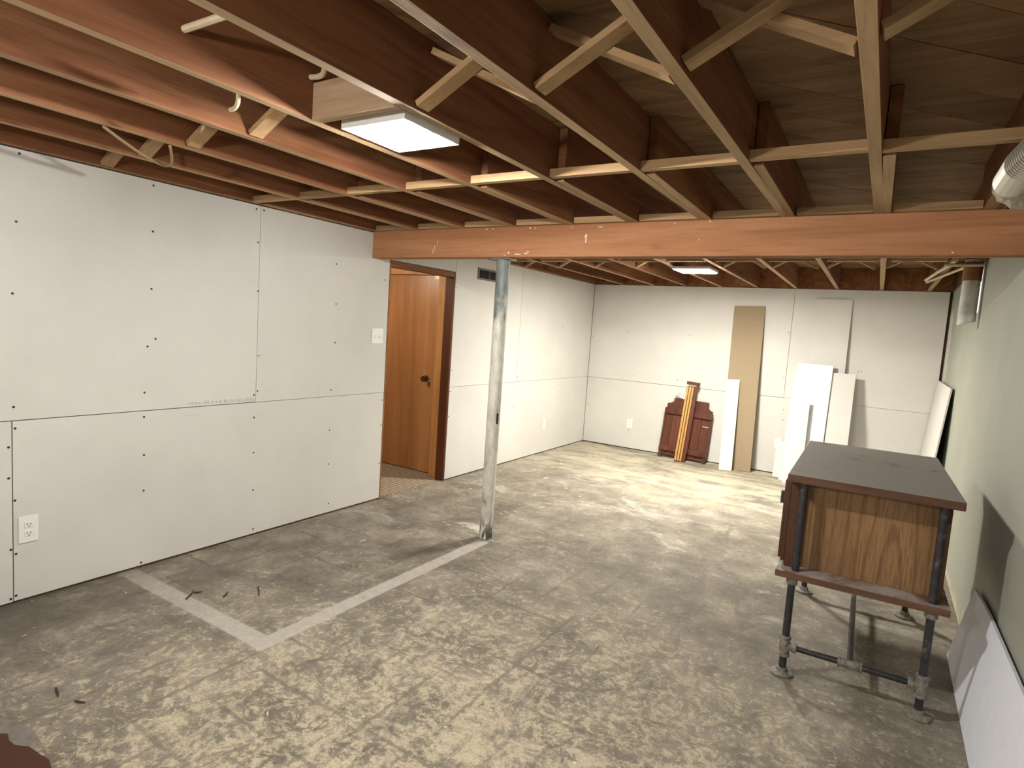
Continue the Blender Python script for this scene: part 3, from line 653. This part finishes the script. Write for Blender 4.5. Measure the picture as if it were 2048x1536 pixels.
lean_board('drywall_strip', 'tallest grey white drywall strip behind the printed white panel', 'board', 2.63, 2.99, 7.22, 1.985, .0125, M['drywall'], -.012, D-.001)
lean_board('drywall_strip', 'long narrow cream strip at the left of the white panel group', 'board', 2.485, 2.60, 7.02, 1.21, .0125, M['cream'], .02, 7.29)
pf = lean_board('foam_panel', 'bright white panel with printed marks down its left edge', 'board', 2.525, 2.87, 6.97, 1.30, .02, M['white'], .005, 7.235)
for i in range(10):
    z = .66+i*.062
    B(-.158,-.140,-.0006,-.0001,z,z+.030).build('print_mark', M['print'], pf)
lean_board('drywall_strip', 'grey white drywall strip right of the printed white panel', 'board', 2.885, 3.10, 6.99, 1.225, .0125, M['drywall'], -.01, 7.235)
lean_board('drywall_strip', 'low cream strip in front of the printed white panel', 'board', 2.545, 2.715, 6.90, .90, .0125, M['cream'], -.01, 7.085)
lean_board('drywall_strip', 'small cream offcut low at the left of the white panel group', 'board', 2.405, 2.49, 7.14, .41, .0125, M['cream'], .0, 7.26)
# full height sheet edge leaning on the green wall in the far corner
cs = empty('drywall_sheet_offcut', (3.70, 6.60, 0), (0, math.atan2(.10, 1.215), 0)); tag(cs, 'drywall sheet standing in the far corner, leaning on the green wall', 'board')
MB().prism([(-.70,.002),(.71,.002),(.71,1.215),(-.70,1.205)], 'X', 0, .0127).build('sheet_face', M['drywall'], cs, .001)
# white board at the foot of the green wall
rb = empty('white_board', (3.744, 2.5, 0), (0, math.atan2(.062, .42), 0)); tag(rb, 'long low white board leaning along the foot of the green wall', 'board')
MB().prism([(-1.3,.002),(1.06,.002),(.955,.395),(.60,.42),(-1.3,.46)], 'X', 0, .0127).build('sheet_face', M['bluewhite'], rb, .001)

# ------------------------------------------------------------------ brown panel and bundle of rails
a = math.asin(.105/.74)
pn = empty('wooden_panel', (1.375, 7.175, 0), (-a, .035, .0)); tag(pn, 'dark red brown wooden panel with notched top corners leaning on the far wall', 'panel')
def pk(mb, name, bev=.003): return mb.build(name, M['mahog'], pn, bev)
w = .285
pk(MB().prism([(-w+.012,.05),(-w+.10,.05),(-w+.10,.60),(-w+.012,.60)], 'Y', .006, .028), 'plank')
pk(MB().prism([(-w+.103,.05),(w-.123,.05),(w-.123,.60),(-w+.103,.60)], 'Y', .004, .028), 'plank')
pk(MB().prism([(w-.12,.05),(w-.012,.05),(w-.012,.60),(w-.12,.60)], 'Y', .006, .028), 'plank')
crest = [(-w+.012,.60),(w-.012,.60),(w-.012,.635),(w-.03,.64),(w-.05,.652),(w-.065,.672),(w-.07,.70),(w-.07,.735),(-w+.095,.735),(-w+.088,.70),(-w+.07,.675),(-w+.045,.665),(-w+.012,.66)]
pk(MB().prism(crest, 'Y', .004, .03), 'top_board')
pk(B(-w,w,-.024,.004,.535,.605), 'cross_rail'); pk(B(-w,w,-.024,.004,.085,.145), 'cross_rail')
pk(B(-w,w,.004,.03,.03,.05), 'bottom_rail')
for sg in (-1,1):
    pk(B(sg*(w-.02)-.018,sg*(w-.02)+.018,-.012,.034,.002,.085), 'foot'); pk(B(sg*(w-.008)-.009,sg*(w-.008)+.009,-.010,.03,.085,.60), 'stile')
B(w-.10,w-.03,-.0012,.004,.44,.446).build('scratch_mark', M['paintwhite'], pn)
# bundle of rails
L = .97; a = math.asin(.145/L)
rn = empty('rail_bundle', (1.395, 7.045, 0), (-a, .06, .14)); tag(rn, 'upright bundle of orange and brown wooden rails in front of the brown panel', 'rails')
for i, x in enumerate((-.052,-.022,.008)): B(x-.0115,x+.0115,-.002,.05,.012,.90).build('rail', M['orange'], rn, .003)
B(-.036,.045,.0,.055,.912,.93).build('spacer', M['orange'], rn, .002)
B(.022,.060,.012,.06,.004,.94).build('side_rail', M['mahog'], rn, .004); B(.035,.066,.02,.062,.12,.72).build('side_rail', M['mahog'], rn, .004)
MB().prism([(-.068,.93),(.070,.93),(.078,.945),(.078,.965),(-.072,.965),(-.072,.945)], 'Y', -.008, .066).build('cap', M['mahog'], rn, .003)
MB().prism([(-.064,.004),(.062,.004),(.062,.016),(-.064,.016)], 'Y', .002, .06).build('foot_block', M['mahog'], rn, .002)
# crumpled clear plastic on the panel
cp = MB(); n = 6; vs = []; fs = []
for i in range(n):
    for j in range(n): vs.append((1.205+.115*i/(n-1)+random.uniform(-.008,.008), 7.285-.02*j/(n-1)+random.uniform(-.006,.006), .745+.05*math.sin(i*.8)*j/(n-1)+random.uniform(-.006,.012)+.012*i*j/(n*n)))
for i in range(n-1):
    for j in range(n-1): fs.append((i*n+j,(i+1)*n+j,(i+1)*n+j+1,i*n+j+1))
cp.add(vs, fs); cpo = empty('plastic_wrap', (1.26,7.27,.735)); tag(cpo, 'crumpled clear plastic resting on top of the brown panel', 'plastic')
q = cp.build('sheet', M['clear'], cpo); q.matrix_parent_inverse = Matrix.Translation((-1.26,-7.27,-.735))
q = MB().tube([(1.20,7.27,.752),(1.245,7.265,.775),(1.295,7.262,.80),(1.31,7.262,.803),(1.308,7.262,.79),(1.30,7.262,.775)], .0025, 6).build('wire', M['print'], cpo, smooth=True); q.matrix_parent_inverse = Matrix.Translation((-1.26,-7.27,-.735))

# ------------------------------------------------------------------ pipes, cables, ducts
vp = empty('vent_pipe', (3.765, 5.03, 1.70)); tag(vp, 'grey white pipe hanging by the green wall near the small window', 'pipe')
p = MB(); n = 18; r = .05; zt = .40
vs = [(r*math.cos(2*math.pi*k/n), r*math.sin(2*math.pi*k/n), -.02+.5*r*math.cos(2*math.pi*k/n)*.6) for k in range(n)] + [(r*math.cos(2*math.pi*k/n), r*math.sin(2*math.pi*k/n), zt) for k in range(n)]
p.add(vs, [(k,(k+1)%n,(k+1)%n+n,k+n) for k in range(n)]+[tuple(range(n,2*n))]); p.build('pipe', M['pvc'], vp, smooth=True)
vs = [((r+.004)*math.cos(2*math.pi*k/n), (r+.004)*math.sin(2*math.pi*k/n), z) for z in (.26,.38) for k in range(n)]
MB().add(vs, [(k,(k+1)%n,(k+1)%n+n,k+n) for k in range(n)]).build('sleeve', M['casing'], vp, smooth=True)
cd = empty('water_pipes', (3.6, 5.6, H)); tag(cd, 'thin cream pipes crossing below the far joists beside the green wall', 'pipes')
for pts in ([(3.55,6.15,H-.012),(3.60,5.55,H-.013),(3.66,4.9,H-.012)], [(3.565,6.3,H-.014),(3.66,5.7,H-.015),(3.74,5.2,H-.014)], [(3.60,4.95,H-.035),(3.81,4.95,H-.034)]):
    q = MB().tube(pts, .011, 10).build('pipe', M['cable'], cd, smooth=True); q.matrix_parent_inverse = Matrix.Translation((-3.6,-5.6,-H))
# flexible metal duct and foil boot at upper right
fd = empty('flexible_duct', (3.70, 2.55, H)); tag(fd, 'corrugated metal flexible duct at the right end of the near joists', 'duct')
pts = []; rs = []
n = 97
for i in range(n):
    t = i/(n-1); pts.append((3.69-.06*min(1, t*1.3), 1.62+.96*t, 2.035)); rs.append(.052 if i % 2 else .036)
q = MB().tube(pts, rs, 18).build('hose', M['flex'], fd); q.matrix_parent_inverse = Matrix.Translation((-3.70,-2.55,-H))
pts = [(3.63,2.572,2.035),(3.634,2.60,2.034),(3.645,2.66,2.034),(3.675,2.73,2.032),(3.72,2.775,2.03),(3.77,2.80,2.03)]
b = MB().tube(pts, [.051,.053,.055,.055,.052,.048], 16)
b.v = [(x+random.uniform(-.004,.004), y+random.uniform(-.004,.004), z+random.uniform(-.004,.004)) for x, y, z in b.v]
q = b.build('foil_boot', M['foil'], fd); q.matrix_parent_inverse = Matrix.Translation((-3.70,-2.55,-H))
def cable(label, pts, r, mat='cable', name='cable'):
    c = [Vector(p) for p in pts]; out = []
    for i in range(len(c)-1):
        p0, p1, p2, p3 = c[max(i-1,0)], c[i], c[i+1], c[min(i+2,len(c)-1)]
        for k in range(6):
            t = k/6; out.append(0.5*((2*p1)+(-p0+p2)*t+(2*p0-5*p1+4*p2-p3)*t*t+(-p0+3*p1-3*p2+p3)*t**3))
    out.append(c[-1]); o = MB().tube(out, r, 8).build(name, M[mat], None, smooth=True); tag(o, label, 'cable', 'loose cables in the joists'); return o
cable('straight cream cable crossing between two joists at upper left', [(1.6395,.955,2.19),(1.80,.96,2.192),(2.0055,.965,2.195)], .010)
cable('cream cable bending over the wooden block beside the near light', [(1.6395,1.375,2.222),(1.70,1.37,2.218),(1.78,1.33,2.235),(2.0055,1.26,2.27)], .009)
cable('short frayed cream cable stub hanging left of the wooden block', [(1.56,1.165,2.16),(1.545,1.18,2.10),(1.50,1.20,2.085),(1.45,1.215,2.09)], .007)
cable('brown cable loop sagging below the joists over the left wall', [(.805,1.13,2.083),(.735,1.227,2.068),(.645,1.36,2.052),(.60,1.455,2.045),(.65,1.46,2.045),(.73,1.42,2.06),(.80,1.375,2.083)], .006, 'darkcable')
cable('thin brown wire loop in the joist bay above the near light', [(2.045,1.10,2.28),(2.13,1.12,2.25),(2.25,1.16,2.235),(2.36,1.20,2.255),(2.4095,1.22,2.28)], .004, 'darkcable')
cable('tiny dark cable stub below the joist left of the cream stub', [(1.20,1.30,2.15),(1.17,1.29,2.09),(1.13,1.30,2.08)], .005, 'darkcable')

# ------------------------------------------------------------------ floor leftovers
M['backing'] = plain('grey torn paper backing', (0.17,0.15,0.13), 0.9, var=0.25, scale=30)
rm = empty('flooring_remnant', (1.0, .65, 0)); tag(rm, 'torn dark brown flooring remnant on the floor at lower left', 'flooring')
for nm, pl, z0, z1, mt in (('vinyl_layer', [(.60,.55),(1.32,.50),(1.315,.70),(1.297,.772),(1.255,.782),(1.205,.776),(1.14,.770),(1.10,.748),(1.06,.745),(1.02,.755),(1.00,.74),(.94,.735),(.60,.72)], .0021, .005, 'brownfloor'),
                           ('paper_backing', [(.60,.66),(1.20,.66),(1.19,.76),(1.15,.785),(1.13,.802),(1.07,.812),(1.03,.805),(.97,.80),(.93,.785),(.88,.778),(.60,.77)], .0004, .002, 'backing')):
    o = MB().prism(pl, 'Z', z0, z1).build(nm, M[mt], rm); o.matrix_parent_inverse = Matrix.Translation((-1.0,-.65,0))
M['splinter'] = plain('dark splinter wood', (0.05,0.035,0.025), 0.8)
for i, (a, b) in enumerate((((.535,1.627),(.476,1.703)), ((.497,1.69),(.512,1.722)), ((.645,1.756),(.612,1.80)), ((.862,.952),(.923,.935)), ((.997,.959),(1.033,.975)), ((.678,1.929),(.76,1.875)))):
    o = MB().tube([(a[0],a[1],.0042),((a[0]+b[0])/2+.004,(a[1]+b[1])/2,.005),(b[0],b[1],.0042)], [.0035,.004,.0025], 6).build('wood_splinter', M['splinter'])
    tag(o, ['dark splinter touching the pale floor band near the left wall', 'short dark splinter beside the pale floor band', 'dark splinter inside the corner of the pale floor band', 'dark splinter on the floor nearest the brown flooring remnant', 'thin dark splinter on the floor right of the brown remnant', 'long splinter in the area between the pale band and the left wall'][i], 'splinter', 'splinters on the floor')
